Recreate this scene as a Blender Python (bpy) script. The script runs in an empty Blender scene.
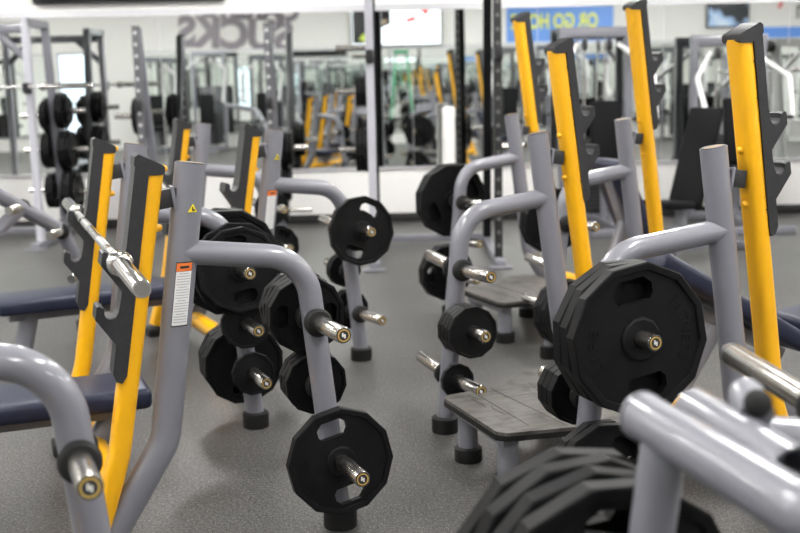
import bpy, bmesh, math, random
from mathutils import Vector, Matrix
random.seed(7)
PI = math.pi
R = math.radians
col = bpy.context.scene.collection
sc = bpy.context.scene

# ------------------------------------------------------------------ materials
def mat(name, color, rough=0.5, metal=0.0, coat=0.0, spec=0.5, emit=None, estr=0.0):
    m = bpy.data.materials.new(name); m.use_nodes = True
    b = m.node_tree.nodes['Principled BSDF']
    b.inputs['Base Color'].default_value = (*color, 1)
    b.inputs['Roughness'].default_value = rough
    b.inputs['Metallic'].default_value = metal
    b.inputs['Coat Weight'].default_value = coat
    b.inputs['Coat Roughness'].default_value = 0.05
    b.inputs['Specular IOR Level'].default_value = spec
    if emit:
        b.inputs['Emission Color'].default_value = (*emit, 1)
        b.inputs['Emission Strength'].default_value = estr
    return m

def vary(m, scale, lo, hi, detail=4, bump=0.0, stretch=None):
    """slight procedural variation of the base colour between two tones, and a bump"""
    nt = m.node_tree; b = nt.nodes['Principled BSDF']
    tc = nt.nodes.new('ShaderNodeTexCoord'); mp = nt.nodes.new('ShaderNodeMapping')
    if stretch: mp.inputs['Scale'].default_value = stretch
    n = nt.nodes.new('ShaderNodeTexNoise'); n.inputs['Scale'].default_value = scale; n.inputs['Detail'].default_value = detail
    r = nt.nodes.new('ShaderNodeValToRGB')
    r.color_ramp.elements[0].position = 0.3; r.color_ramp.elements[1].position = 0.7
    r.color_ramp.elements[0].color = (*lo, 1); r.color_ramp.elements[1].color = (*hi, 1)
    nt.links.new(tc.outputs['Object'], mp.inputs['Vector']); nt.links.new(mp.outputs['Vector'], n.inputs['Vector'])
    nt.links.new(n.outputs['Fac'], r.inputs['Fac']); nt.links.new(r.outputs['Color'], b.inputs['Base Color'])
    if bump:
        bp = nt.nodes.new('ShaderNodeBump'); bp.inputs['Strength'].default_value = bump; bp.inputs['Distance'].default_value = 0.002
        nt.links.new(n.outputs['Fac'], bp.inputs['Height']); nt.links.new(bp.outputs['Normal'], b.inputs['Normal'])
    return m

GREY = vary(mat('grey_paint', (.3, .3, .34), .4, 0, .6), 3, (.168, .17, .197), (.188, .19, .218))
DGREY = mat('dark_grey_paint', (.09, .095, .105), .4, 0, .2)
LGREY = mat('light_grey_paint', (.50, .50, .55), .35, 0, .3)
YEL = vary(mat('yellow_paint', (.87, .46, .004), .32, 0, .3), 4, (.79, .395, .004), (.85, .43, .005))
BLK = vary(mat('black_plastic', (.02, .02, .021), .42, spec=.3), 60, (.025, .025, .027), (.032, .032, .034), bump=.05)
RUB = vary(mat('plate_rubber', (.01, .01, .011), .5, spec=.12), 25, (.0045, .0045, .005), (.0075, .0075, .008), bump=.08)
FOOT = mat('foot_rubber', (.014, .014, .014), .6, spec=.2)
CHR = mat('chrome', (.78, .77, .75), .16, 1)
KNURL = mat('knurled_steel', (.5, .5, .5), .38, 1)
LINER = mat('hook_liner_steel', (.09, .09, .095), .5, .2)
SLEEVE = mat('satin_steel', (.58, .56, .53), .24, 1)
NAVY = vary(mat('navy_vinyl', (.03, .034, .065), .42, spec=.3), 30, (.012, .015, .034), (.017, .021, .043), bump=.15)
BVIN = mat('black_vinyl', (.006, .006, .007), .5, spec=.08)
WHT = mat('white_paint', (.87, .86, .84), .6)
WLAB = mat('white_label', (.75, .75, .75), .5)
ORG = mat('orange_label', (.75, .17, .03), .5)
INK = mat('grey_ink', (.36, .36, .36), .6)
BINK = mat('black_ink', (.01, .01, .01), .5)
YLAB = mat('warning_yellow', (.85, .7, .02), .5)
YRING = mat('brass_ring', (.6, .4, .1), .4, .5)
SIGN = mat('sign_grey', (.17, .15, .17), .6)
BANB = mat('banner_blue', (.13, .28, .66), .5)
BANY = mat('banner_yellow', (.78, .80, .10), .5)
RED = mat('red_print', (.65, .03, .04), .5)
GREEN = mat('green_fibreglass', (.05, .32, .16), .4)
BASEB = mat('black_baseboard', (.012, .012, .012), .5)
TRIMM = mat('mirror_trim', (.62, .62, .64), .35, .3)
TVB = mat('tv_black', (.008, .008, .009), .2)
BLUE = mat('blue_stripe', (.10, .24, .62), .5)
CREAM = mat('white_machine_paint', (.72, .72, .72), .3, 0, .3)

def floor_mat():
    m = mat('speckled_rubber_floor', (.12, .12, .12), .42, spec=.4)
    nt = m.node_tree; b = nt.nodes['Principled BSDF']; L = nt.links.new
    tc = nt.nodes.new('ShaderNodeTexCoord')
    n1 = nt.nodes.new('ShaderNodeTexNoise'); n1.inputs['Scale'].default_value = 95; n1.inputs['Detail'].default_value = 5; n1.inputs['Roughness'].default_value = .75
    n2 = nt.nodes.new('ShaderNodeTexNoise'); n2.inputs['Scale'].default_value = 1.6; n2.inputs['Detail'].default_value = 6
    v = nt.nodes.new('ShaderNodeTexVoronoi'); v.inputs['Scale'].default_value = 110
    for n in (n1, n2, v): L(tc.outputs['Object'], n.inputs['Vector'])
    r1 = nt.nodes.new('ShaderNodeValToRGB')
    e = r1.color_ramp.elements
    e[0].position = .42; e[0].color = (.02, .0195, .019, 1); e[1].position = .62; e[1].color = (.125, .122, .117, 1)
    L(n1.outputs['Fac'], r1.inputs['Fac'])
    r2 = nt.nodes.new('ShaderNodeValToRGB')
    e = r2.color_ramp.elements
    e[0].position = .3; e[0].color = (.78, .78, .78, 1); e[1].position = .7; e[1].color = (1.15, 1.15, 1.15, 1)
    L(n2.outputs['Fac'], r2.inputs['Fac'])
    mx = nt.nodes.new('ShaderNodeMix'); mx.data_type = 'RGBA'; mx.blend_type = 'MULTIPLY'; mx.inputs[0].default_value = 1
    L(r1.outputs['Color'], mx.inputs[6]); L(r2.outputs['Color'], mx.inputs[7])
    r3 = nt.nodes.new('ShaderNodeValToRGB')
    e = r3.color_ramp.elements
    e[0].position = .10; e[0].color = (1, 1, 1, 1); e[1].position = .2; e[1].color = (0, 0, 0, 1)
    L(v.outputs['Distance'], r3.inputs['Fac'])
    mx2 = nt.nodes.new('ShaderNodeMix'); mx2.data_type = 'RGBA'; mx2.inputs[7].default_value = (.42, .41, .39, 1)
    L(r3.outputs['Color'], mx2.inputs[0]); L(mx.outputs[2], mx2.inputs[6])
    L(mx2.outputs[2], b.inputs['Base Color'])
    bp = nt.nodes.new('ShaderNodeBump'); bp.inputs['Strength'].default_value = .35; bp.inputs['Distance'].default_value = .002
    L(n1.outputs['Fac'], bp.inputs['Height']); L(bp.outputs['Normal'], b.inputs['Normal'])
    return m
FLOOR = floor_mat()

def mirror_mat():
    m = mat('mirror_glass', (.92, .955, .935), .0, 1)
    return m
MIRROR = mirror_mat()

def platform_mat():
    m = mat('worn_step_mat', (.25, .24, .22), .55)
    nt = m.node_tree; b = nt.nodes['Principled BSDF']; L = nt.links.new
    tc = nt.nodes.new('ShaderNodeTexCoord'); mp = nt.nodes.new('ShaderNodeMapping'); mp.inputs['Scale'].default_value = (5, 60, 5)
    n1 = nt.nodes.new('ShaderNodeTexNoise'); n1.inputs['Scale'].default_value = 2.2; n1.inputs['Detail'].default_value = 6
    n2 = nt.nodes.new('ShaderNodeTexNoise'); n2.inputs['Scale'].default_value = 14; n2.inputs['Detail'].default_value = 5
    L(tc.outputs['Object'], mp.inputs['Vector']); L(mp.outputs['Vector'], n1.inputs['Vector']); L(tc.outputs['Object'], n2.inputs['Vector'])
    r = nt.nodes.new('ShaderNodeValToRGB'); e = r.color_ramp.elements
    e[0].position = .3; e[0].color = (.045, .042, .038, 1); e[1].position = .68; e[1].color = (.12, .113, .103, 1)
    L(n1.outputs['Fac'], r.inputs['Fac'])
    r2 = nt.nodes.new('ShaderNodeValToRGB'); e = r2.color_ramp.elements
    e[0].position = .33; e[0].color = (.45, .45, .45, 1); e[1].position = .5; e[1].color = (1, 1, 1, 1)
    L(n2.outputs['Fac'], r2.inputs['Fac'])
    mx = nt.nodes.new('ShaderNodeMix'); mx.data_type = 'RGBA'; mx.blend_type = 'MULTIPLY'; mx.inputs[0].default_value = 1
    L(r.outputs['Color'], mx.inputs[6]); L(r2.outputs['Color'], mx.inputs[7]); L(mx.outputs[2], b.inputs['Base Color'])
    return m
STEP = platform_mat()

def perforated_mat(name, base, hole, pitch=.1, rad=.016):
    """upright with a line of adjustment holes down the middle of its faces (object space)"""
    m = mat(name, base, .4, 0, .2); nt = m.node_tree; b = nt.nodes['Principled BSDF']; L = nt.links.new
    tc = nt.nodes.new('ShaderNodeTexCoord'); sp = nt.nodes.new('ShaderNodeSeparateXYZ'); L(tc.outputs['Object'], sp.inputs[0])
    def M(op, a, bb=None):
        n = nt.nodes.new('ShaderNodeMath'); n.operation = op
        for i, v in enumerate((a, bb)):
            if v is None: continue
            if isinstance(v, (int, float)): n.inputs[i].default_value = v
            else: L(v, n.inputs[i])
        return n.outputs[0]
    fz = M('MULTIPLY', M('SUBTRACT', M('FRACT', M('DIVIDE', sp.outputs[2], pitch)), .5), pitch)
    d = M('SQRT', M('ADD', M('MULTIPLY', fz, fz), M('MULTIPLY', sp.outputs[0], sp.outputs[0])))
    k = M('LESS_THAN', d, rad)
    mx = nt.nodes.new('ShaderNodeMix'); mx.data_type = 'RGBA'
    mx.inputs[6].default_value = (*base, 1); mx.inputs[7].default_value = (*hole, 1)
    L(k, mx.inputs[0]); L(mx.outputs[2], b.inputs['Base Color'])
    return m
PERF = perforated_mat('perforated_dark_upright', (.085, .085, .095), (.5, .5, .5))
PERFB = perforated_mat('perforated_black_upright', (.012, .012, .013), (.12, .12, .12))
PERFL = perforated_mat('perforated_grey_upright', (.40, .40, .46), (.1, .1, .1))

def screen_mat(name, stops):
    m = mat(name, (.01, .01, .01), .2); nt = m.node_tree; b = nt.nodes['Principled BSDF']; L = nt.links.new
    tc = nt.nodes.new('ShaderNodeTexCoord'); n = nt.nodes.new('ShaderNodeTexNoise'); n.inputs['Scale'].default_value = 2.2
    r = nt.nodes.new('ShaderNodeValToRGB'); el = r.color_ramp.elements
    while len(el) < len(stops): el.new(.5)
    for e, (p, c) in zip(el, stops): e.position = p; e.color = (*c, 1)
    L(tc.outputs['Object'], n.inputs['Vector']); L(n.outputs['Fac'], r.inputs['Fac']); L(r.outputs['Color'], b.inputs['Emission Color'])
    b.inputs['Emission Strength'].default_value = 1.0
    return m
SCRW = mat('bright_white_screen', (.02, .02, .02), .3, emit=(.93, .97, 1.0), estr=2.2)
SCRD = screen_mat('dark_screen', [(0, (.01, .01, .012)), (.5, (.02, .025, .03)), (.6, (.35, .5, .75)), (.7, (.6, .7, .8))])
SCRR = mat('red_screen_graphic', (.02, .02, .02), .3, emit=(.9, .08, .08), estr=1.4)
SCRK = mat('black_screen_area', (.006, .006, .007), .25)
SCRO = mat('tan_screen_area', (.02, .02, .02), .3, emit=(.55, .42, .28), estr=.8)
SCRY = mat('yellow_green_screen_graphic', (.02, .02, .02), .3, emit=(.6, .75, .08), estr=1.0)
LAMP = mat('lamp_diffuser', (.9, .9, .9), .5, emit=(1.0, .985, .96), estr=68.0)
def glass_mat():
    m = bpy.data.materials.new('door_glass'); m.use_nodes = True; nt = m.node_tree
    g = nt.nodes.new('ShaderNodeBsdfGlass'); g.inputs['IOR'].default_value = 1.02; g.inputs['Roughness'].default_value = 0
    nt.links.new(g.outputs[0], nt.nodes['Material Output'].inputs[0]); return m
GLASS = glass_mat()

# ------------------------------------------------------------------ mesh helpers
def fillet(pts, rad, seg=8):
    pts = [Vector(p) for p in pts]; out = [pts[0]]
    for i in range(1, len(pts) - 1):
        a, b, c = pts[i - 1], pts[i], pts[i + 1]
        r = rad[i - 1] if isinstance(rad, (list, tuple)) else rad
        u, v = (a - b).normalized(), (c - b).normalized()
        ang = u.angle(v)
        if r <= 0 or ang > PI - .01: out.append(b); continue
        d = min(r / math.tan(ang / 2), (a - b).length * .49, (c - b).length * .49)
        rr = d * math.tan(ang / 2)
        cen = b + (u + v).normalized() * (rr / math.sin(ang / 2))
        p0, p1 = b + u * d - cen, b + v * d - cen
        tot = p0.angle(p1); ax = p0.cross(p1).normalized()
        for k in range(seg + 1):
            out.append(cen + Matrix.Rotation(tot * k / seg, 3, ax) @ p0)
    out.append(pts[-1]); return out

def circ(r, n=20, ry=None):
    ry = r if ry is None else ry
    return [(r * math.cos(2 * PI * k / n), ry * math.sin(2 * PI * k / n)) for k in range(n)]

def rrect(w, h, r, n=4):
    out = []
    for cx, cy, a0 in ((w / 2 - r, h / 2 - r, 0), (-w / 2 + r, h / 2 - r, 90), (-w / 2 + r, -h / 2 + r, 180), (w / 2 - r, -h / 2 + r, 270)):
        for k in range(n + 1):
            a = R(a0 + 90 * k / n); out.append((cx + r * math.cos(a), cy + r * math.sin(a)))
    return out

def sweep(bm, path, prof, binormal=(0, 1, 0), cap=True, hollow_top=0):
    path = [Vector(p) for p in path]; B = Vector(binormal).normalized(); rings = []
    for i, p in enumerate(path):
        t = Vector((0, 0, 0))
        if i > 0: t += (p - path[i - 1]).normalized()
        if i < len(path) - 1: t += (path[i + 1] - p).normalized()
        t.normalize(); n = B.cross(t).normalized(); b = t.cross(n).normalized()
        rings.append([bm.verts.new(p + n * a + b * c) for a, c in prof])
    m = len(prof)
    for r0, r1 in zip(rings, rings[1:]):
        for k in range(m): bm.faces.new((r0[k], r0[(k + 1) % m], r1[(k + 1) % m], r1[k]))
    if cap: bm.faces.new(rings[0][::-1]); bm.faces.new(rings[-1])

def tube(bm, pts, r, rad=.1, n=20, binormal=(0, 1, 0), seg=8):
    sweep(bm, fillet(pts, rad, seg), circ(r, n), binormal)

def rod(bm, a, b, r, n=16):
    a, b = Vector(a), Vector(b); d = (b - a).normalized()
    bn = Vector((0, 1, 0)) if abs(d.y) < .9 else Vector((1, 0, 0))
    sweep(bm, [a, b], circ(r, n), d.cross(bn).cross(d) if False else (bn - d * bn.dot(d)))

def bar(bm, a, b, w, h, rr=.006, up=(0, 0, 1)):
    """rectangular hollow-section bar from a to b; h along up"""
    a, b = Vector(a), Vector(b); d = (b - a).normalized(); u = Vector(up)
    if abs(d.dot(u)) > .95: u = Vector((0, 1, 0))
    u = (u - d * u.dot(d)).normalized()
    sweep(bm, [a, b], rrect(w, h, rr, 2), u)

def lathe(bm, prof, n=24, M=None, phase=0.0, close=False):
    """revolve (radius, z) points about Z; the loop closes on itself with close=True"""
    M = M or Matrix(); rings = []
    for r, z in prof:
        if r < 1e-6: rings.append([bm.verts.new(M @ Vector((0, 0, z)))])
        else: rings.append([bm.verts.new(M @ Vector((r * math.cos(2 * PI * k / n + phase), r * math.sin(2 * PI * k / n + phase), z))) for k in range(n)])
    pairs = list(zip(rings, rings[1:])) + ([(rings[-1], rings[0])] if close else [])
    for a, b in pairs:
        for k in range(n):
            q = [a[k % len(a)], a[(k + 1) % len(a)], b[(k + 1) % len(b)], b[k % len(b)]]
            q = list(dict.fromkeys(q))
            if len(q) > 2: bm.faces.new(q)

def box(bm, c, s, bev=0.0, seg=2, M=None):
    r = bmesh.ops.create_cube(bm, size=1.0); vs = r['verts']
    bmesh.ops.scale(bm, vec=s, verts=vs)
    if bev:
        es = list({e for v in vs for e in v.link_edges})
        r2 = bmesh.ops.bevel(bm, geom=es, offset=bev, segments=seg, affect='EDGES', profile=.5)
        vs = list({v for f in r2['faces'] for v in f.verts} | {v for v in vs if v.is_valid})
    T = Matrix.Translation(c)
    if M is not None: T = T @ M
    bmesh.ops.transform(bm, matrix=T, verts=vs)
    return vs

def extrude_poly(bm, outer, h0, h1, holes=(), M=None):
    """polygon (2D) with holes extruded from z=h0 to z=h1"""
    M = M or Matrix(); loops = [outer] + list(holes); caps = []
    top, bot = [], []
    for z, store in ((h0, bot), (h1, top)):
        edges = []
        for lp in loops:
            vs = [bm.verts.new(M @ Vector((x, y, z))) for x, y in lp]; store.append(vs)
            edges += [bm.edges.new((vs[k], vs[(k + 1) % len(vs)])) for k in range(len(vs))]
        bmesh.ops.triangle_fill(bm, use_beauty=True, use_dissolve=False, edges=edges)
    for vb, vt in zip(bot, top):
        for k in range(len(vb)):
            j = (k + 1) % len(vb); bm.faces.new((vb[k], vb[j], vt[j], vt[k]))

XZ = Matrix(((1, 0, 0, 0), (0, 0, -1, 0), (0, 1, 0, 0), (0, 0, 0, 1)))   # polygon (x, y) -> (x, ., z), depth along -y

def done(bm, angle=38):
    bmesh.ops.recalc_face_normals(bm, faces=bm.faces)
    for f in bm.faces: f.smooth = True
    ca = R(angle)
    for e in bm.edges:
        if len(e.link_faces) != 2 or e.calc_face_angle(0) > ca: e.smooth = False
    me = bpy.data.meshes.new('mesh'); bm.to_mesh(me); bm.free(); return me

def build(fn, angle=38):
    bm = bmesh.new(); fn(bm); return done(bm, angle)

CACHE = {}
def cached(key, fn, angle=38):
    if key not in CACHE: CACHE[key] = build(fn, angle)
    return CACHE[key]

def text_mesh(s, size=1.0, depth=.004):
    c = bpy.data.curves.new('t', 'FONT'); c.body = s; c.size = size; c.extrude = depth; c.align_x = 'CENTER'; c.align_y = 'CENTER'
    c.resolution_u = 3
    o = bpy.data.objects.new('t', c); col.objects.link(o)
    dg = bpy.context.evaluated_depsgraph_get(); dg.update()
    me = bpy.data.meshes.new_from_object(o.evaluated_get(dg))
    bpy.data.objects.remove(o); bpy.data.curves.remove(c); return me

# ------------------------------------------------------------------ object helpers
def obj(name, me, m, parent=None, M=None, label=None):
    if me.users and me.materials and me.materials[0] != m:
        me = me.copy(); me.materials.clear()
    if not me.materials: me.materials.append(m)
    o = bpy.data.objects.new(name, me); col.objects.link(o)
    if parent is not None: o.parent = parent
    if M is not None: o.matrix_local = M
    if label: o['label'] = label
    return o

def new(name, fn, m, parent=None, M=None, label=None, angle=38):
    return obj(name, build(fn, angle), m, parent, M, label)

def tag(o, label, cat, group=None):
    o['label'] = label; o['category'] = cat
    if group: o['group'] = group
    return o

def thing(name, label, cat, M=None, group=None):
    o = bpy.data.objects.new(name, None); col.objects.link(o); o.empty_display_size = .1
    if M is not None: o.matrix_world = M
    return tag(o, label, cat, group)

def struct(name, fn, m, parent=None):
    o = new(name, fn, m, parent)
    if parent is None: o['kind'] = 'structure'
    return o

T = Matrix.Translation
def RZ(a): return Matrix.Rotation(a, 4, 'Z')
def RX(a): return Matrix.Rotation(a, 4, 'X')
def RY(a): return Matrix.Rotation(a, 4, 'Y')

# ------------------------------------------------------------------ room
X0, X1, Y0, Y1, ZC = -10.0, 10.0, -2.45, 11.0, 3.35
struct('floor', lambda bm: box(bm, (0, (Y0 + Y1) / 2, -.05), (X1 - X0 + .4, Y1 - Y0 + .4, .1)), FLOOR)
struct('ceiling', lambda bm: box(bm, (0, (Y0 + Y1) / 2, ZC + .05), (X1 - X0 + .4, Y1 - Y0 + .4, .1)), WHT)
struct('wall_front', lambda bm: box(bm, (0, Y1 + .1, ZC / 2), (X1 - X0 + .4, .2, ZC)), WHT)
struct('wall_left', lambda bm: box(bm, (X0 - .1, (Y0 + Y1) / 2, ZC / 2), (.2, Y1 - Y0, ZC)), WHT)
struct('wall_right', lambda bm: box(bm, (X1 + .1, (Y0 + Y1) / 2, ZC / 2), (.2, Y1 - Y0, ZC)), WHT)
DX0, DX1, DZ = -7.35, -6.55, 2.1
def rear(bm):
    box(bm, ((X0 + DX0) / 2, Y0 - .1, ZC / 2), (DX0 - X0, .2, ZC))
    box(bm, ((X1 + DX1) / 2, Y0 - .1, ZC / 2), (X1 - DX1, .2, ZC))
    box(bm, ((DX0 + DX1) / 2, Y0 - .1, (ZC + DZ) / 2), (DX1 - DX0, .2, ZC - DZ))
struct('wall_rear', rear, WHT)
def dframe(bm):
    for x in (DX0 + .03, DX1 - .03): box(bm, (x, Y0 - .08, DZ / 2), (.06, .1, DZ))
    box(bm, ((DX0 + DX1) / 2, Y0 - .08, DZ - .03), (DX1 - DX0 - .12, .1, .06))
    box(bm, ((DX0 + DX1) / 2, Y0 - .08, .1), (DX1 - DX0 - .12, .1, .2))
d = struct('door_1', dframe, mat('door_aluminium', (.6, .62, .65), .35, .6))
new('glass_pane', lambda bm: box(bm, ((DX0 + DX1) / 2, Y0 - .08, 1.12), (DX1 - DX0 - .12, .01, 1.84)), GLASS, d)
new('push_handle', lambda bm: box(bm, ((DX0 + DX1) / 2, Y0 - .01, 1.02), (DX1 - DX0 - .16, .03, .05), .008), SLEEVE, d)
struct('baseboard_front', lambda bm: box(bm, (0, Y1 - .01, .045), (X1 - X0, .02, .09), .004), BASEB)
struct('baseboard_left', lambda bm: box(bm, (X0 + .01, (Y0 + Y1) / 2, .045), (.02, Y1 - Y0 - .05, .09), .004), BASEB)
struct('baseboard_right', lambda bm: box(bm, (X1 - .01, (Y0 + Y1) / 2, .045), (.02, Y1 - Y0 - .05, .09), .004), BASEB)

def wall_mirror(name, label, x0, x1, z0, z1, y, facing):
    """mirror fixed to the wall at y; facing = -1 looks toward -y"""
    r = thing(name, label, 'mirror', T((x0, y, z0)))
    w = x1 - x0; h = z1 - z0; s = facing
    obj('mirror_glass', build(lambda bm: box(bm, (w / 2, s * .006, h / 2), (w, .008, h))), MIRROR, r)
    def trim(bm):
        box(bm, (w / 2, s * .010, -.012), (w, .02, .024)); box(bm, (w / 2, s * .010, h + .03), (w, .02, .06))
    new('trim_channel', trim, TRIMM, r)
    k = 1.22
    while k < w - .2: obj('panel_joint', cached(('pj', h), lambda bm: box(bm, (0, 0, 0), (.004, .002, h))), TRIMM, r, T((k, s * .0108, h / 2))); k += 1.22
    return r
wall_mirror('wall_mirror', 'long wall mirror above the white dado on the far wall', -9.6, 9.6, .55, 2.055, Y1 - .001, -1)
wall_mirror('wall_mirror', 'long mirror below the lettered wall, seen reflected in the far mirror', -5.6, 9.5, .3, 2.03, Y0 + .001, 1)
wall_mirror('wall_mirror', 'short mirror beside the bright glass door, seen reflected in the far mirror', -9.8, -7.6, .3, 2.03, Y0 + .001, 1)

# ceiling lamps
k = 0
names_x = ['far left', 'left', 'inner left', 'inner right', 'right', 'far right']
names_y = ['behind the camera', 'over the near benches', 'over the middle benches', 'beside the front wall']
for yi, y in enumerate((-.6, 2.6, 5.8, 9.0)):
    for xi, x in enumerate((-7.5, -4.5, -1.5, 1.5, 4.5, 7.5)):
        t = thing('ceiling_light', 'white ceiling panel light, %s column, row %s' % (names_x[xi], names_y[yi]), 'ceiling light', T((x, y, ZC)), 'ceiling lights')
        obj('frame', cached('lf', lambda bm: box(bm, (0, 0, -.02), (.42, 1.3, .04), .005)), WHT, t)
        obj('diffuser', cached('ld', lambda bm: box(bm, (0, 0, -.042), (.34, 1.22, .006))), LAMP, t)

# ------------------------------------------------------------------ Olympic benches
S, GT, LEAN = .567, 1.183, .142
def lx(x, z): return x + LEAN * (z - GT)

def m_grey(bm):
    sweep(bm, fillet([(0, 0, GT), (lx(0, .36), 0, .36), (-.31, 0, .06)], .16, 10), circ(.045, 28, .036))
def m_storage(ax=0):
    return lambda bm: tube(bm, [(lx(0, .925), 0, .925), (.335 + ax, 0, .878), (.42 + ax, 0, .05)], .0365, .15, 28, seg=14)
def m_storage_foot(bm):
    lathe(bm, [(0, 0), (.052, 0), (.054, .006), (.054, .06), (.045, .066), (0, .066)], 28, T((.421, 0, 0)))
def lean_of(top): return .165 if top < 1.3 else LEAN
def ly(top, x, z): return x + lean_of(top) * (z - GT)
def m_yellow(top):
    def f(bm):
        sweep(bm, fillet([(ly(top, -.116, top - .02), 0, top - .02), (ly(top, -.122, .34), 0, .34), (-.35, 0, .06)], .2, 10), rrect(.062, .08, .025, 5))
    return f
CX0, CX1 = -.130, -.171
def m_catch(top):
    CX0 = -.130 if top < 1.3 else -.138
    """black plastic cover down the front of the yellow upright, with two bar hooks"""
    def f(bm):
        zb = top - .63
        def hook(h):  # outline of one hook going downwards along the cover front (d outward)
            return [(0, h + .055), (.003, h + .02), (.009, h + .005), (.021, h), (.034, h + .003), (.041, h + .012), (.045, h + .034), (.060, h + .042), (.066, h + .038), (.066, h + .003), (.0, h - .075)]
        pts = [(CX0, zb + .02), (CX0, top - .01), (CX1, top + .008)]
        for h in (top - .285, top - .44): pts += [(CX1 - d, z) for d, z in hook(h)]
        pts += [(CX1, zb + .03), (CX1 + .012, zb + .006), (CX1 + .03, zb)]
        extrude_poly(bm, [(ly(top, x, z), z) for x, z in pts], -.0425, .0425, M=XZ)
        es = [e for e in bm.edges if len(e.link_faces) == 2 and e.calc_face_angle(0) > 1.2 and abs(e.verts[0].co.y - e.verts[1].co.y) < 1e-6]
        bmesh.ops.bevel(bm, geom=es, offset=.004, segments=2, affect='EDGES', clamp_overlap=True)
    return f
def m_catch_seam(top, z):
    return lambda bm: box(bm, (ly(top, (CX0 + CX1) / 2, z), 0, z), (.0412, .0858, .0025))
def m_cap(top):
    def f(bm):
        pts = [(-.175, top - .004), (-.175, top + .020), (-.165, top + .027), (-.093, top - .006), (-.086, top - .013), (-.085, top - .029), (-.09, top - .034), (-.13, top - .034)]
        extrude_poly(bm, [(ly(top, x, z), z) for x, z in pts], -.0432, .0432, M=XZ)
        es = [e for e in bm.edges if len(e.link_faces) == 2 and e.calc_face_angle(0) > 1.2 and abs(e.verts[0].co.y - e.verts[1].co.y) < 1e-6]
        bmesh.ops.bevel(bm, geom=es, offset=.006, segments=2, affect='EDGES', clamp_overlap=True)
    return f
def m_liner(top, drop):
    def f(bm):
        h = top - drop
        pts = [(.003, .02), (.009, .0055), (.021, .0005), (.034, .0035), (.041, .0125), (.0455, .0345)]
        a = [(ly(top, CX1 - d, h + z), h + z) for d, z in pts]
        b = [(ly(top, CX1 - d, h + z) + (.0016 if d < .02 else 0), h + z + .002) for d, z in pts][::-1]
        extrude_poly(bm, a + b, -.037, .037, M=XZ)
    return f
def m_bracket(bm):
    z = 1.085
    box(bm, (lx(-.062, z), 0, z), (.07, .044, .055), .004, M=RY(-LEAN))
def m_bracket_plate(bm):
    z = 1.085
    box(bm, (lx(-.042, z), 0, z), (.01, .054, .072), .002, M=RY(-LEAN))
def m_bolt(z): return lambda bm: lathe(bm, [(0, .012), (.008, .010), (.012, 0), (.012, -.01), (0, -.01)], 12, T((lx(-.084, z), 0, z)) @ RY(PI / 2))
def m_topplug(bm):
    lathe(bm, [(0, .002), (.033, .002), (.035, 0), (.035, -.01), (0, -.01)], 28, T((0, 0, GT + .001)) @ RY(LEAN) @ Matrix.Diagonal((1.2, .95, 1, 1)))
def m_topline(bm): box(bm, (0, 0, GT + .0025), (.07, .004, .002), M=RY(LEAN))
def m_cross(bm):
    tube(bm, [(-.275, -S + .03, .19), (-.275, S - .03, .19)], .042, 0, 20, (0, 0, 1))
def m_crossfeet(bm): box(bm, (-.325, 0, .022), (.13, .12, .044), .006)
def m_horn(bm):
    lathe(bm, [(0, .03), (.0235, .03), (.0245, .034), (.0245, .294), (.0225, .30), (0, .30)], 24)
def m_bumper(bm):
    lathe(bm, [(.022, .032), (.036, .032), (.043, .038), (.044, .05), (.042, .06), (.036, .066), (.022, .066)], 24)
def m_hornback(bm): lathe(bm, [(.0, .02), (.024, .02), (.024, .034), (0, .034)], 20)
def m_endring(bm):
    lathe(bm, [(.0145, .2998), (.018, .2998), (.018, .3020), (.0145, .3020)], 24, close=True)
def m_endmark(bm):
    box(bm, (-.003, .002, .3010), (.004, .012, .003)); box(bm, (.003, -.002, .3010), (.004, .012, .003)); box(bm, (0, 0, .3010), (.011, .003, .003))
def m_endplug(bm): lathe(bm, [(0, .3008), (.0215, .3008), (.0215, .298), (0, .298)], 24)

def horn_matrix(s, side, z, dz=0, tl=3, ax=0):
    """local frame of a horn on the storage post at Y = s*S; side = +1 points along +Y"""
    x = .335 + (ax if s > 0 else 0) + (.878 - z) * (.085 / .828)
    tilt = R(tl)
    return T((x, s * S, z + dz)) @ RX(-side * (PI / 2 - tilt))

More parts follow.
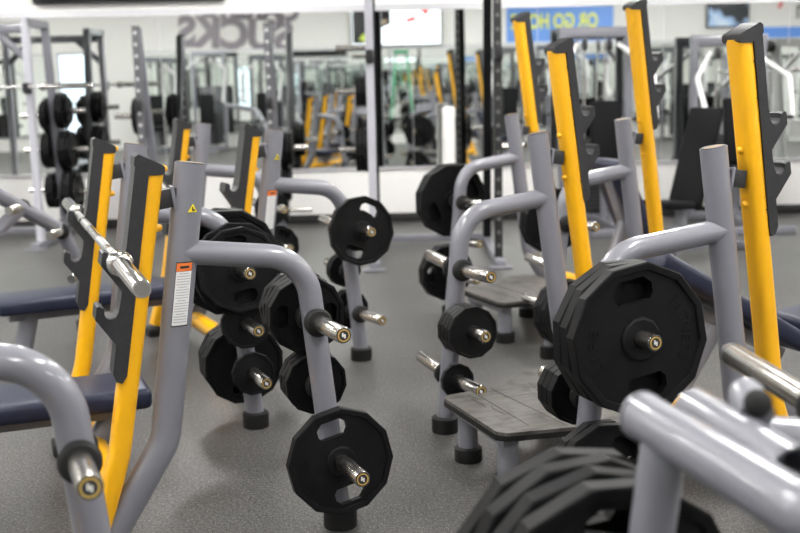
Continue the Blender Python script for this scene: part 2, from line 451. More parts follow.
OUTER, INNER = (.68, .245), (.68, .455, .245)
HM_ARGS = {'R1': (-.02, 3, .045), 'L0': (.0, 8, 0)}
NO_HORN = {('L1', -1, 1, .245), ('R1', 1, -1, .68), ('R1', 1, -1, .245)}
def make_bench(key, name, label, x, y, deg, top, kind, near_sign):
    M = T((x, y, 0)) @ RZ(R(deg))
    r = thing(name, label, 'weight bench', M, 'olympic weight benches')
    for s in (-1, 1):
        P = T((0, s * S, 0))
        g = obj('grey_upright', cached('grey', m_grey), GREY, r, P)
        obj('top_plug', cached('plug', m_topplug), BLK, g); obj('yellow_line', cached('pl', m_topline), YEL, g)
        a = obj('storage_arm', cached(('sto', key == 'R1' and s > 0), m_storage(.045 if key == 'R1' and s > 0 else 0)), GREY, r, P)
        obj('rubber_foot', cached('stf', m_storage_foot), FOOT, a, T((.045 if key == 'R1' and s > 0 else 0, 0, 0)))
        PY = T((.008 if kind == 'flat' else -.014, s * S, 0))
        yu = obj('rack_upright', cached(('yel', top), m_yellow(top)), YEL, r, PY)
        [obj('bolt', cached(('bolt', z), m_bolt(z)), YEL, yu) for z in (1.0, 1.17)]
        obj('top_cap', cached(('cap', top), m_cap(top), 25), BLK, yu)
        bc = obj('bar_catch', cached(('catch', top), m_catch(top)), BLK, r, PY)
        [obj('hook_liner', cached(('liner', top, dr), m_liner(top, dr)), LINER, bc) for dr in (.285, .44)]
        [obj('cover_seam', cached(('seam', top, dz), m_catch_seam(top, top - dz)), BINK, bc) for dz in (.09, .2, .545)]
        b = obj('bracket', cached('brk', m_bracket), BLK, r, P); obj('bracket_plate', cached('brp', m_bracket_plate), GREY, b)
        for side, zs in ((s, OUTER), (-s, INNER)):
            for z in zs:
                if (key, s, side, z) in NO_HORN: continue
                h = obj('weight_horn', cached('horn', m_horn), SLEEVE, r, horn_matrix(s, side, z, *HM_ARGS.get(key, ())))
                obj('horn_bumper', cached('bump', m_bumper), FOOT, h)
                obj('end_plug', cached('eplug', m_endplug), BLK, h)
                obj('end_ring', cached('ering', m_endring), YRING, h); obj('end_emblem', cached('emark', m_endmark), WLAB, h)
    c = obj('base_crossbar', cached('cross', m_cross), YEL, r); [obj('rubber_foot', cached('crossf', m_crossfeet), FOOT, c, T((0, yy, 0))) for yy in (-S, S)]
    # warning stickers on the face of the near upright that looks at the camera
    ss = near_sign
    if ss:
        def flat(w, h, zc, dx, off):
            a0 = dx / .045
            def f(bm):
                n = 6; rr = .0364 + off; ra = .0454 + off
                for i in range(n):
                    a, b = a0 - w / .09 + w / .045 * i / n, a0 - w / .09 + w / .045 * (i + 1) / n
                    q = []
                    for an, z in ((a, zc - h / 2), (b, zc - h / 2), (b, zc + h / 2), (a, zc + h / 2)):
                        q.append(bm.verts.new((lx(ra * math.sin(an), z), ss * rr * math.cos(an), z)))
                    bm.faces.new(q)
                bmesh.ops.remove_doubles(bm, verts=bm.verts, dist=1e-6)
            return f
        P = T((0, ss * S, 0)); sg = 1 if near_sign < 0 else -1
        ex = .004 * sg
        st = new('warning_sticker', flat(.05, .19, .805, ex, .0006), BINK, r, P, 'white instruction sticker with orange header')
        new('sticker_paper', flat(.046, .158, .793, ex, .0012), WLAB, st); new('sticker_header', flat(.046, .024, .885, ex, .0012), ORG, st)
        def lines(bm):
            for i in range(19):
                flat(.038 if i % 5 else .026, .0022, .866 - i * .0079, ex, .0018)(bm)
        new('sticker_text', lines, INK, st)
        def htxt(bm): flat(.026, .007, .885, ex, .0018)(bm)
        new('sticker_heading', htxt, BINK, st)
        def tri(bm):
            for k2 in range(1):
                z = 1.055; rr = .0374; xx = .012 * sg
                q = [bm.verts.new((lx(xx + dx, z + dz), ss * (rr - .0015), z + dz)) for dx, dz in ((-.013, -.011), (.013, -.011), (0, .013))]
                q2 = [bm.verts.new(v.co + Vector((0, ss * .0025, 0))) for v in q]
                bm.faces.new(q); bm.faces.new(q2)
                for i in range(3): bm.faces.new((q[i], q[(i + 1) % 3], q2[(i + 1) % 3], q2[i]))
        ts = new('warning_triangle', tri, YLAB, r, P, 'small yellow warning triangle')
        def mk(bm): box(bm, (lx(.012 * sg, 1.053), ss * .0377, 1.053), (.004, .003, .012)); box(bm, (lx(.015 * sg, 1.05), ss * .0377, 1.05), (.009, .003, .004))
        new('triangle_mark', mk, BINK, ts)
    if kind == 'flat':
        new('pad', lambda bm: box(bm, (-.675, 0, .372), (1.17, .30, .07), .022, 3), NAVY, r)
        new('pad_frame', lambda bm: bar(bm, (-.14, 0, .312), (-1.2, 0, .312), .08, .05), GREY, r)
        def leg(bm): tube(bm, [(-1.1, 0, .31), (-1.17, 0, .02)], .045, 0, 20)
        new('leg', leg, GREY, r)
        def fl(bm): bar(bm, (-1.17, -.3, .035), (-1.17, .3, .035), .07, .05)
        f = new('foot_bar', fl, GREY, r)
        for yy in (-.27, .27): new('rubber_foot', lambda bm: box(bm, (-1.17, yy, .008), (.09, .07, .016), .003), FOOT, f)
        new('pad_support', lambda bm: tube(bm, [(-.20, 0, .31), (-.275, 0, .19)], .038, 0, 20), GREY, r)
    else:
        z0, xx = (.76, -.12) if kind == 'incline' else (.93, -.30)
        x2, z2 = (-.78, .38) if kind == 'incline' else (-.52, .46)
        ang = math.atan2(z0 - z2, xx - x2); ln = math.hypot(z0 - z2, xx - x2)
        cx, cz = (xx + x2) / 2, (z0 + z2) / 2
        new('backrest', lambda bm: box(bm, (cx, 0, cz), (ln, .30, .075), .024, 3, M=RY(-ang)), NAVY, r)
        n = Vector((math.sin(ang), 0, -math.cos(ang))) * .06
        new('backrest_frame', lambda bm: bar(bm, Vector((xx - .06, 0, z0 - .06)) + n, Vector((x2, 0, z2)) + n, .07, .045), GREY, r)
        sx = x2 - .22
        new('seat', lambda bm: box(bm, (sx, 0, .44), (.34, .32, .075), .026, 3, M=RY(R(8))), NAVY, r)
        new('seat_post', lambda bm: tube(bm, [(sx, 0, .40), (sx - .02, 0, .05)], .04, 0, 20), GREY, r)
        new('base_beam', lambda bm: bar(bm, (-.27, 0, .15), (sx - .25, 0, .065), .07, .07), GREY, r)
        new('backrest_post', lambda bm: tube(bm, [(-.275, 0, .19), (cx - .02, 0, cz - .08)], .035, 0, 20), GREY, r)
        new('foot_plate', lambda bm: box(bm, (sx - .25, 0, .016), (.12, .5, .032), .006), FOOT, r)
    bpy.context.view_layer.update()
    return r

B = {}
B['L1'] = make_bench('L1', 'olympic_bench', 'flat bench left of the aisle with a chrome bar on its yellow rack', -.804, 3.763, 20.8, 1.19, 'flat', -1)
B['L2'] = make_bench('L2', 'olympic_bench', 'flat bench behind the barbell bench, left of the aisle, no bar', -.839, 5.833, 26.9, 1.19, 'flat', -1)
B['L0'] = make_bench('L0', 'olympic_bench', 'flat bench cropped at lower left corner, only its curved storage post visible', -.79, 1.47, 20, 1.19, 'flat', 0)
B['R1'] = make_bench('R1', 'olympic_incline_bench', 'incline bench right of the aisle with the big plate stack', .765, 3.944, 201, 1.53, 'incline', 0)
B['R2'] = make_bench('R2', 'olympic_shoulder_bench', 'tallest yellow rack bench, behind the incline bench on the right', .912, 6.167, 203.7, 1.755, 'shoulder', 0)

# ------------------------------------------------------------------ weight plates
SIZES = {45: (.222, .042), 35: (.186, .036), 25: (.17, .036), 15: (.125, .032), 10: (.102, .03), 5: (.088, .026), 2: (.07, .022)}
SIZE_WORD = {45: 'largest', 35: 'large', 25: 'medium', 15: 'small', 10: 'small', 5: 'little', 2: 'tiny'}
LETTERS = {}
def ring_text(bm, word, a_mid, rad, size, z, step):
    for i, ch in enumerate(word):
        if ch == ' ': continue
        if (ch, size) not in LETTERS: LETTERS[(ch, size)] = text_mesh(ch, size, .0012)
        a = a_mid - (i - (len(word) - 1) / 2) * step
        n0 = len(bm.verts); bm.from_mesh(LETTERS[(ch, size)]); bm.verts.ensure_lookup_table()
        M = Matrix.Rotation(a - PI / 2, 4, 'Z') @ T((0, rad, z))
        bmesh.ops.transform(bm, matrix=M, verts=bm.verts[n0:])
def m_plate(lb):
    Rr, t = SIZES[lb]; n = 12; bore = .0262
    def f(bm):
        h = t / 2; ph = PI / 12
        lathe(bm, [(Rr * .885, h * .55), (Rr * .90, h * .96), (Rr * .915, h), (Rr * .982, h), (Rr, h * .86), (Rr, -h * .86), (Rr * .982, -h), (Rr * .915, -h), (Rr * .90, -h * .96), (Rr * .885, -h * .55)], n, phase=ph, close=True)
        web = [(Rr * .9 * math.cos(2 * PI * k / n + ph), Rr * .9 * math.sin(2 * PI * k / n + ph)) for k in range(n)]
        holes = [circ(bore, 24)]
        if lb >= 15:
            for sgn in (1, -1):
                w, hh, cy = Rr * .285, Rr * .155, Rr * .635
                pts = [(-w, -hh * .5), (-w * .78, -hh), (w * .78, -hh), (w, -hh * .5), (w, hh * .35), (w * .62, hh), (-w * .62, hh), (-w, hh * .35)]
                holes.append([(x * sgn, (cy + y) * sgn) for x, y in pts])
        extrude_poly(bm, web, -h * .6, h * .6, holes)
        lathe(bm, [(bore, h), (Rr * .26, h), (Rr * .29, h * .8), (Rr * .29, h * .5), (bore, h * .5)], n, phase=ph, close=True)
        lathe(bm, [(bore, -h), (Rr * .26, -h), (Rr * .29, -h * .8), (Rr * .29, -h * .5), (bore, -h * .5)], n, phase=ph, close=True)
        if lb >= 25:
            for z in (h * .6 + .0008,):
                ring_text(bm, 'FITNESS', PI, Rr * .68, Rr * .2, z, .2)
                ring_text(bm, 'LIFE', 0, Rr * .68, Rr * .2, z, .22)
    return f
ORD = ['outermost', 'second', 'third', 'fourth', 'fifth', 'sixth']
def load(bench, s, side, z, seq, where, first_rot=None):
    """hang plates on a horn; seq goes from the post outwards"""
    HM = B[bench].matrix_world @ horn_matrix(s, side, z, *HM_ARGS.get(bench, ()))
    d = .0675
    for i, lb in enumerate(seq):
        Rr, t = SIZES[lb]; d += t / 2 + .0008
        rot = random.choice([0, 30, 60, 90, 120, 150]) + random.uniform(-6, 6)
        k = len(seq) - 1 - i
        if k == 0 and first_rot is not None: rot = first_rot
        M = HM @ T((0, 0, d)) @ RZ(R(rot))
        down = HM.to_3x3().inverted() @ Vector((0, 0, -1)); down.z = 0
        M = T(HM.to_3x3() @ (down.normalized() * .0014)) @ M
        o = obj('weight_plate', cached(('plate', lb), m_plate(lb), 20), RUB, None, M)
        pos = ('single' if len(seq) == 1 else ORD[k] if k == 0 else ORD[k] + ' from outside')
        tag(o, '%s twelve-sided black plate, %s on %s' % (SIZE_WORD[lb], pos, where), 'weight plate', 'weight plates on ' + where)
        d += t / 2 + .0008
LN = 'barbell bench'
load('L1', -1, -1, .245, [25], 'low front horn of nearest left post', 13)
load('L1', -1, 1, .68, [15, 15, 15, 15], 'upper rear horn of nearest left post', 20)
load('L1', -1, 1, .455, [10, 10, 10], 'middle rear horn of nearest left post')
load('L1', 1, -1, .68, [35, 25], 'upper front horn of second left post', 8)
load('L1', 1, -1, .455, [10], 'middle front horn of second left post')
load('L1', 1, -1, .245, [5], 'low front horn of second left post')
load('L1', 1, 1, .68, [45, 45], 'upper rear horn of second left post')
load('L1', 1, 1, .245, [25, 25, 25, 25], 'low rear horn of second left post')
load('L2', -1, -1, .68, [10, 10, 10, 25], 'upper front horn of third left post', -24)
load('L2', -1, 1, .455, [5, 5], 'middle rear horn of third left post')
load('L2', -1, 1, .245, [10, 10], 'low rear horn of third left post')
load('L2', 1, -1, .68, [10], 'upper front horn of fourth left post')
load('L2', 1, -1, .455, [15, 15], 'middle front horn of fourth left post')
load('R1', 1, 1, .68, [35, 45, 45, 45], 'upper front horn of nearest right post', 9)
load('R1', 1, -1, .455, [10, 10, 10], 'middle rear horn of nearest right post')
load('R1', 1, 1, .245, [25, 25], 'low front horn of nearest right post')
load('R1', -1, 1, .455, [10, 10, 10, 10], 'middle front horn of second right post')
load('R1', -1, 1, .245, [2], 'low front horn of second right post')
load('R2', 1, 1, .245, [25, 25, 25], 'low front horn of third right post')
load('R2', 1, -1, .68, [25, 25], 'upper rear horn of third right post')
load('R2', -1, -1, .68, [45, 45], 'upper rear horn of fourth right post')
load('R2', -1, -1, .245, [25, 25], 'low rear horn of fourth right post')

# ------------------------------------------------------------------ barbell on the near left bench
def make_barbell(M, label):
    r = thing('barbell', label, 'barbell', M)
    def shaft(bm): rod(bm, (0, -.66, 0), (0, .66, 0), .014, 20)
    s = new('shaft', shaft, CHR, r)
    def kn(bm):
        rod(bm, (0, y0, 0), (0, y1, 0), .0143, 20)
    for y0, y1 in ((-.62, -.42), (-.36, -.16), (.16, .36), (.42, .62)): new('knurling', kn, KNURL, s)
    for sg in (-1, 1):
        Mx = RX(-sg * PI / 2)
        sl = obj('sleeve', cached('bsl', lambda bm: lathe(bm, [(0, .66), (.0245, .66), (.0245, 1.085), (.0225, 1.09), (0, 1.09)], 28)), CHR, r, Mx)
        obj('end_disc', cached('bed', lambda bm: lathe(bm, [(0, 1.0915), (.018, 1.0915), (.019, 1.089), (0, 1.089)], 24)), SLEEVE, sl)
        obj('collar', cached('bco', lambda bm: lathe(bm, [(.014, .638), (.031, .638), (.037, .642), (.037, .664), (.033, .668), (.03, .69), (.0246, .694), (.014, .694)], 28)), CHR, r, Mx)
    return r
hz = 1.19 - .285
bx = ly(1.19, CX1 - .019, hz) + .008
bench = B['L1'].matrix_world
make_barbell(bench @ T((bx, 0, hz + .0146)), 'chrome barbell lying in the hooks of the left yellow rack')

# ------------------------------------------------------------------ spotter platforms
def make_platform(M, label, text):
    r = thing('spotter_platform', label, 'platform', M, 'spotter platforms')
    out = [(.53, -.22), (.53, .22), (.50, .25), (.26, .285), (.10, .43), (-.02, .44), (-.05, .41), (-.05, -.41), (-.02, -.44), (.10, -.43), (.26, -.285), (.50, -.25)]
    fl = fillet([(*p, 0) for p in out + out[:2]], .02, 3)[1:-1]
    pts = [(p.x, p.y) for p in fl]
    new('deck', lambda bm: extrude_poly(bm, pts, .222, .234), STEP, r)
    def rim(bm):
        c = [((x - .24) * 1.01 + .24, y * 1.01) for x, y in pts]
        extrude_poly(bm, c, .204, .2225)
    new('deck_rim', rim, FOOT, r)
    def gr(bm):
        box(bm, (.40, -.02, .2343), (.004, .44, .0012)); box(bm, (.30, .0, .2343), (.004, .52, .0012), M=RZ(R(4)))
        box(bm, (.2, .02, .2343), (.004, .6, .0012), M=RZ(R(-10))); box(bm, (.1, .1, .2343), (.2, .004, .0012), M=RZ(R(12)))
        for k in range(5): box(bm, (.43 + .012 * math.sin(k * 1.3), -.19 + .055 * k, .2343), (.0035, .057, .0012), M=RZ(R(10 * math.cos(k * 1.3))))
    g = new('deck_groove', gr, BINK, r)
    if text:
        me = text_mesh('LIFE', .075, .0006)
        obj('deck_lettering', me, BINK, r, T((.13, .12, .2345)) @ RZ(R(-90)), 'small worn black lettering')
    def fr(bm):
        bar(bm, (.47, -.2, .185), (.47, .2, .185), .05, .04); bar(bm, (.47, 0, .185), (-.3, 0, .185), .06, .04)
        bar(bm, (.02, -.38, .185), (.02, .38, .185), .05, .04)
    new('under_frame', fr, GREY, r)
    for x, y in ((.46, -.165), (.46, .165), (.03, -.33), (.03, .33)):
        l = obj('leg', cached('pleg', lambda bm: tube(bm, [(0, 0, .20), (0, 0, .02)], .037, 0, 24)), GREY, r, T((x, y, 0)))
        obj('rubber_foot', cached('pft', lambda bm: lathe(bm, [(0, 0), (.05, 0), (.052, .005), (.052, .05), (.044, .056), (0, .056)], 28)), FOOT, l)
    return r
make_platform(B['R1'].matrix_world @ T((.02, -.05, 0)), 'worn grey-brown step platform between the storage posts of the incline bench', True)
make_platform(B['R2'].matrix_world.copy(), 'step platform farther back, between posts of the tallest yellow rack', False)

# ------------------------------------------------------------------ machine cropped at the lower right
r0 = thing('plate_loaded_machine', 'grey tube machine frame cropped at the lower right corner', 'exercise machine', T((.352, 1.58, 0)))
def loc(*p): return Vector((p[0], p[1], p[2] * .972)) - Vector((.32, 1.58, 0))
new('front_post', lambda bm: tube(bm, [loc(.262, 1.58, .03), loc(.352, 1.57, .905)], .034, 0, 28), GREY, r0)
new('top_tube', lambda bm: tube(bm, [loc(.333, 1.625, .925), loc(.442, 1.215, .925), loc(.95, 1.13, .915)], .0365, .06, 28, (0, 0, 1), 12), GREY, r0)
new('end_disc', lambda bm: lathe(bm, [(0, .006), (.036, .006), (.0385, .002), (.0385, -.004), (0, -.004)], 28, T(loc(.332, 1.628, .925)) @ RZ(R(104.5)) @ RY(PI / 2)), GREY, r0)
def sleeve(bm):
    a, b = loc(.417, 1.655, .925), loc(.478, 1.385, .922)
    d = (b - a).normalized(); bn = Vector((0, 0, 1)); path = [a, b]
    sweep(bm, [a, b], circ(.034, 24), bn, cap=False); sweep(bm, [b, a], circ(.029, 24), bn, cap=False)
    sweep(bm, [a, a + d * .01], circ(.0335, 24), bn)
new('sleeve_tube', sleeve, GREY, r0)
def lug(bm):
    lathe(bm, [(0, -.03), (.026, -.03), (.027, .02), (.024, .032), (0, .032)], 24, T(loc(.474, 1.56, .962)) @ RX(R(-72)))
lg = new('pivot_lug', lug, GREY, r0)
def knob(bm): lathe(bm, [(0, .0), (.019, .0), (.021, .006), (.018, .016), (.01, .022), (0, .024)], 24, T(loc(.474, 1.56, .962)) @ RX(R(72)) @ T((0, 0, .028)))
new('rubber_cap', knob, FOOT, lg)
def pin(bm):
    rod(bm, loc(.49, 1.37, .915), loc(.502, 1.32, .902), .013, 14); box(bm, loc(.50, 1.33, .893), (.03, .03, .018), .004)
new('stop_bolt', pin, BLK, r0)
new('cross_tube', lambda bm: tube(bm, [loc(.50, 1.70, .862), loc(1.05, 1.62, .845)], .036, 0, 24, (0, 0, 1)), GREY, r0)
new('rear_post', lambda bm: tube(bm, [loc(.95, 1.10, .97), loc(.98, 1.10, .02)], .038, 0, 24), GREY, r0)
new('side_post', lambda bm: tube(bm, [loc(.74, 1.70, 1.1), loc(.98, 1.62, .03)], .038, 0, 24), GREY, r0)
def hb(bm): lathe(bm, [(0, 0), (.0245, 0), (.0245, .44), (.0225, .446), (0, .447)], 28)
HT = (Vector((.666, 2.3, .846)) - Vector((.694, 1.9, .854))).normalized()
q = HT.to_track_quat('Z', 'Y').to_matrix().to_4x4()
h = obj('weight_horn', build(hb), SLEEVE, r0, T(loc(.696, 1.85, .855)) @ q)
new('horn_bumper', lambda bm: lathe(bm, [(.024, .0), (.034, .0), (.038, .008), (.038, .03), (.034, .038), (.024, .038)], 24), FOOT, h)
new('horn_end', lambda bm: lathe(bm, [(.0, .4495), (.019, .4485), (.0228, .443), (.0245, .435), (.0249, .428), (0.0244, .428)], 24), DGREY, h)
new('horn_arm', lambda bm: tube(bm, [loc(.696, 1.85, .855), loc(.72, 1.77, .95)], .033, 0, 20), GREY, r0)
new('floor_rail', lambda bm: (bar(bm, loc(.262, 1.58, .03), loc(.98, 1.62, .03), .07, .06), bar(bm, loc(.98, 1.62, .03), loc(.98, 1.10, .03), .07, .06)), GREY, r0)
PH = T((.345, 1.60, .565)) @ Matrix.Rotation(R(15), 4, 'Z') @ RX(-PI / 2)
hh = obj('storage_horn', build(lambda bm: lathe(bm, [(0, 0), (.0245, 0), (.0245, .34), (0, .34)], 24)), SLEEVE, r0, T((-.352, -1.58, 0)) @ PH)
d = .045
for i in range(4):
    Rr, t = SIZES[45]; t2 = .05
    o = obj('weight_plate', cached(('plate', 45), m_plate(45), 20), RUB, None, PH @ T((0, -.0 , d + t / 2)) @ T((0, .0014, 0)) @ RZ(R([3, 12, -4, 8][i])) @ RX(PI))
    pos = ['nearest the camera', 'second from the camera', 'third from the camera', 'farthest from the camera'][i]
    tag(o, 'large black plate at bottom right behind grey post, %s' % pos, 'weight plate', 'weight plates on the cropped machine')
    d += t + [.012, .015, .006, 0][i]

# ------------------------------------------------------------------ sloping plate storage frame at the left edge
fr = thing('plate_storage_frame', 'bent grey tube frame with bare horns at the left edge behind the bench pads', 'storage frame', T((-1.79, 6.2, 0)))
fo = Vector((-1.85, 6.2, 0))
def lp(x, y, z): return Vector((x, y, z)) - fo
bt = new('bent_tube', lambda bm: tube(bm, [lp(-2.62, 5.0, 1.06), lp(-2.15, 5.35, .99), lp(-1.868, 5.9, .651), lp(-1.79, 6.02, .36), lp(-1.90, 6.36, .03)], .038, .14, 22, (-.85, -.35, .1), 10), GREY, fr)
new('rubber_foot', lambda bm: lathe(bm, [(0, 0), (.052, 0), (.054, .006), (.054, .055), (.045, .06), (0, .06)], 24, T((-.055, .165, 0))), FOOT, bt)
b2 = new('side_tube', lambda bm: tube(bm, [lp(-1.99, 5.66, .80), lp(-2.12, 5.5, .66), lp(-2.4, 5.35, .03)], .036, .14, 22, (.5, -.85, .0), 10), GREY, fr)
for p_, q_ in (((-1.99, 5.72, .80), 'x'), ((-1.86, 5.92, .645), 'x'), ((-1.795, 6.02, .40), 'x')):
    dv = Vector((.0, -1, .02)).normalized()
    hm = T(Vector(p_) - fo) @ dv.to_track_quat('Z', 'Y').to_matrix().to_4x4()
    h_ = obj('weight_horn', cached('shorn', lambda bm: lathe(bm, [(0, 0), (.0245, 0), (.0245, .24), (.022, .246), (0, .246)], 20)), SLEEVE, fr, hm)
    obj('horn_bumper', cached('sbump', lambda bm: lathe(bm, [(.024, .03), (.04, .03), (.044, .04), (.042, .055), (.034, .06), (.024, .06)], 20)), FOOT, h_)
    obj('end_ring', cached('sring', lambda bm: lathe(bm, [(0, .2475), (.019, .2475), (.019, .245), (0, .245)], 20)), SLEEVE, h_)

# ------------------------------------------------------------------ storage racks in front of the mirror
def rack(label, x0, x1, y, H, depth, m_left, m_right, horn_side, loads, bar_z=None, name='power_rack', bar_label=None, gusset=True, beam=True, lean=False, rear=None):
    """two side frames (front upright with holes, rear storage post), top beams, feet, horns pointing outwards"""
    r = thing(name, label, 'power rack', T((x0, y, 0)))
    w = x1 - x0
    for x, m in ((0, m_left), (w, m_right)):
        obj('upright', build(lambda bm: sweep(bm, [(0, 0, .0), (0, 0, H)], rrect(.06, .075, .006, 2), (0, 1, 0))), m, r, T((x, 0, .0)))
        new('rear_post', lambda bm: bar(bm, (x, depth, .03), (x, .06 if lean else depth * .72, H - .02), .065, .07), rear or GREY, r)
        new('base_foot', lambda bm: (box(bm, (x, depth / 2, .03), (.075, depth + .35, .058), .006), box(bm, (x, -.16, .008), (.17, .12, .016), .003)), GREY, r)
        if not lean: new('top_rail', lambda bm: bar(bm, (x, -.03, H - .04), (x, depth * .75, H - .04), .06, .07), GREY, r)
    if beam: new('top_beam', lambda bm: bar(bm, (0, 0, H - .09), (w, 0, H - .09), .06, .075), GREY, r)
    new('rear_beam', lambda bm: bar(bm, (0, depth, .06), (w, depth, .06), .06, .06), GREY, r)
    if gusset:
        for xa, xb in ((.02, .26), (w - .02, w - .26)): new('corner_brace', lambda bm: bar(bm, (xa, 0, H - .34), (xb, 0, H - .11), .03, .06), GREY, r)
    hooks = bar_z or 1.25
    for x in (0, w):
        new('bar_hook', lambda bm: (box(bm, (x, -.055, hooks - .03), (.06, .05, .09), .005), box(bm, (x, -.10, hooks - .045), (.05, .06, .03), .005), box(bm, (x, -.125, hooks - .01), (.05, .014, .06), .004)), BLK, r)
    for sd, hz_list in loads.items():
        xs, sg = {'left': (0, -1), 'right': (w, 1), 'inner': (w, -1)}[sd]
        for z, seq, where in hz_list:
            yy = depth * (1 - (.9 if lean else .28) * (z / H))
            HM = T((xs + sg * .03, yy, z)) @ RY(sg * PI / 2)
            obj('storage_horn', cached('rhorn', lambda bm: lathe(bm, [(0, 0), (.0245, 0), (.0245, .27), (0, .27)], 20)), SLEEVE, r, HM)
            d = .012
            for i, lb in enumerate(seq):
                Rr, t = SIZES[lb]; d += t / 2 + .001
                o = obj('weight_plate', cached(('plate', lb), m_plate(lb), 20), RUB, None, T((x0, y, -.0014)) @ HM @ T((0, 0, d)) @ RZ(R(random.uniform(0, 180))))
                k = len(seq) - 1 - i
                tag(o, '%s black plate, %s on %s' % (SIZE_WORD[lb], 'single' if len(seq) == 1 else ORD[k] if k == 0 else ORD[k] + ' from outside', where), 'weight plate', 'weight plates on ' + where)
                d += t / 2 + .001
    if bar_label:
        b = make_barbell(T((x0 + w / 2, y - .10, hooks - .014)) @ RZ(PI / 2), bar_label)
    return r
rack('light grey power rack at the far left beside the mirror, holding plates', -4.2, -3.17, 9.75, 1.99, .75, LGREY, LGREY, 1,
     {'right': [(1.18, [25, 25, 15], 'top right horn of far left rack'), (.82, [35, 35, 25], 'second right horn of far left rack'), (.42, [45, 45, 35], 'lowest right horn of far left rack')],
      'inner': [(1.14, [25, 15], 'top inner horn of far left rack'), (.82, [25, 25], 'second inner horn of far left rack'), (.44, [25, 25], 'lowest inner horn of far left rack')]}, 1.42, bar_label='long chrome barbell on the far left power rack')
rack('dark power rack with perforated uprights beneath the slogan reflection', -2.27, -1.12, 9.95, 1.91, .6, PERF, PERF, 1,
     {'right': [(.80, [35, 35, 25], 'upper right horn of dark rack'), (.47, [25, 25], 'second right horn of dark rack'), (.2, [15], 'lowest right horn of dark rack')],
      'left': [(1.12, [35, 25], 'upper left horn of dark rack'), (.45, [25, 15], 'lower left horn of dark rack')]}, gusset=False, beam=False, lean=True)
rack('tall power rack at the end of the aisle with one black upright', -.19, .75, 8.33, 2.55, 1.1, LGREY, PERFB, 1,
     {'left': [(1.66, [], ''), (1.31, [15, 15, 15], 'upper left horn of tall aisle rack'), (.83, [35, 35, 35], 'lower left horn of tall aisle rack')],
      'right': [(.83, [35], 'right horn of tall aisle rack')]}, 1.6, gusset=False, rear=BVIN)

# extra left-edge plates stand: dumbbell-like stacks at the far left edge
# ------------------------------------------------------------------ black adjustable bench on the right
ab = thing('adjustable_bench', 'black adjustable bench with raised backrest near the mirror on the right', 'weight bench', T((2.12, 8.4, 0)) @ RZ(R(40)))
new('backrest', lambda bm: box(bm, (.22, 0, .76), (.80, .29, .06), .02, 3, M=RY(-R(70))), BVIN, ab)
new('seat', lambda bm: box(bm, (-.13, 0, .43), (.34, .30, .06), .02, 3, M=RY(R(4))), BVIN, ab)
new('backrest_frame', lambda bm: bar(bm, (.16, 0, .44), (.37, 0, 1.02), .06, .05), GREY, ab)
new('spine_beam', lambda bm: bar(bm, (-.4, 0, .07), (.75, 0, .10), .07, .07), GREY, ab)
new('seat_post', lambda bm: bar(bm, (.02, 0, .09), (.05, 0, .40), .07, .07), GREY, ab)
new('prop_strut', lambda bm: bar(bm, (.6, 0, .1), (.36, 0, .72), .045, .045), GREY, ab)
new('rear_foot', lambda bm: bar(bm, (.72, -.3, .04), (.72, .3, .04), .07, .06), GREY, ab)
new('front_foot', lambda bm: bar(bm, (-.4, -.2, .035), (-.4, .2, .035), .07, .06), GREY, ab)
new('transport_wheel', lambda bm: lathe(bm, [(0, -.025), (.045, -.025), (.05, -.018), (.05, .018), (.045, .025), (0, .025)], 20, T((.78, .22, .05)) @ RX(PI / 2)), FOOT, ab)

# ------------------------------------------------------------------ machines
def stack_machine(label, x, y, deg, H=1.95, paint=None, shroud=True):
    paint = paint or GREY
    r = thing('weight_stack_machine', label, 'exercise machine', T((x, y, 0)) @ RZ(R(deg)))
    new('frame', lambda bm: (bar(bm, (-.32, 0, .03), (-.32, 0, H), .07, .09), bar(bm, (.32, 0, .03), (.32, 0, H), .07, .09), bar(bm, (-.36, 0, H), (.36, 0, H), .07, .10),
                             bar(bm, (-.36, 0, .04), (.36, 0, .04), .08, .07), bar(bm, (0, 0, .04), (0, -1.1, .04), .08, .07), bar(bm, (-.3, -1.1, .035), (.3, -1.1, .035), .07, .07)), paint, r)
    st = new('weight_stack', lambda bm: [box(bm, (0, .03, .12 + k * .038), (.30, .12, .034), .004) for k in range(18)], BLK, r)
    new('guide_rod', lambda bm: (rod(bm, (-.1, .03, .1), (-.1, .03, H - .04), .011, 10), rod(bm, (.1, .03, .1), (.1, .03, H - .04), .011, 10)), CHR, st)
    if shroud: new('shroud', lambda bm: box(bm, (0, .11, H * .36), (.5, .02, H * .6), .006), DGREY, r)
    for xx in (-.12, .12): obj('pulley', cached('pul', lambda bm: lathe(bm, [(0, -.015), (.055, -.015), (.05, 0), (.055, .015), (0, .015)], 20)), BLK, r, T((xx, -.07, H - .12)) @ RY(PI / 2))
    for sg in (-1, 1):
        new('lever_arm', lambda bm: tube(bm, [(sg * .2, -.1, H - .12), (sg * .42, -.5, H - .35), (sg * .38, -.72, 1.0)], .024, .12, 14, (0, 0, 1) if False else (sg * .5, .3, .8)), CREAM, r)
        new('hand_grip', lambda bm: rod(bm, (sg * .38, -.72, 1.0), (sg * .24, -.74, 1.0), .02, 12), BLK, r)
    new('seat_post', lambda bm: bar(bm, (0, -.72, .06), (0, -.66, .46), .07, .07), paint, r)
    new('seat', lambda bm: box(bm, (0, -.68, .49), (.34, .36, .07), .022, 3), BVIN, r)
    new('backrest', lambda bm: box(bm, (0, -.44, .86), (.30, .07, .62), .022, 3, M=RX(R(-10))), BVIN, r)
    new('backrest_post', lambda bm: bar(bm, (0, -.38, .06), (0, -.33, 1.1), .06, .06), paint, r)
    return r
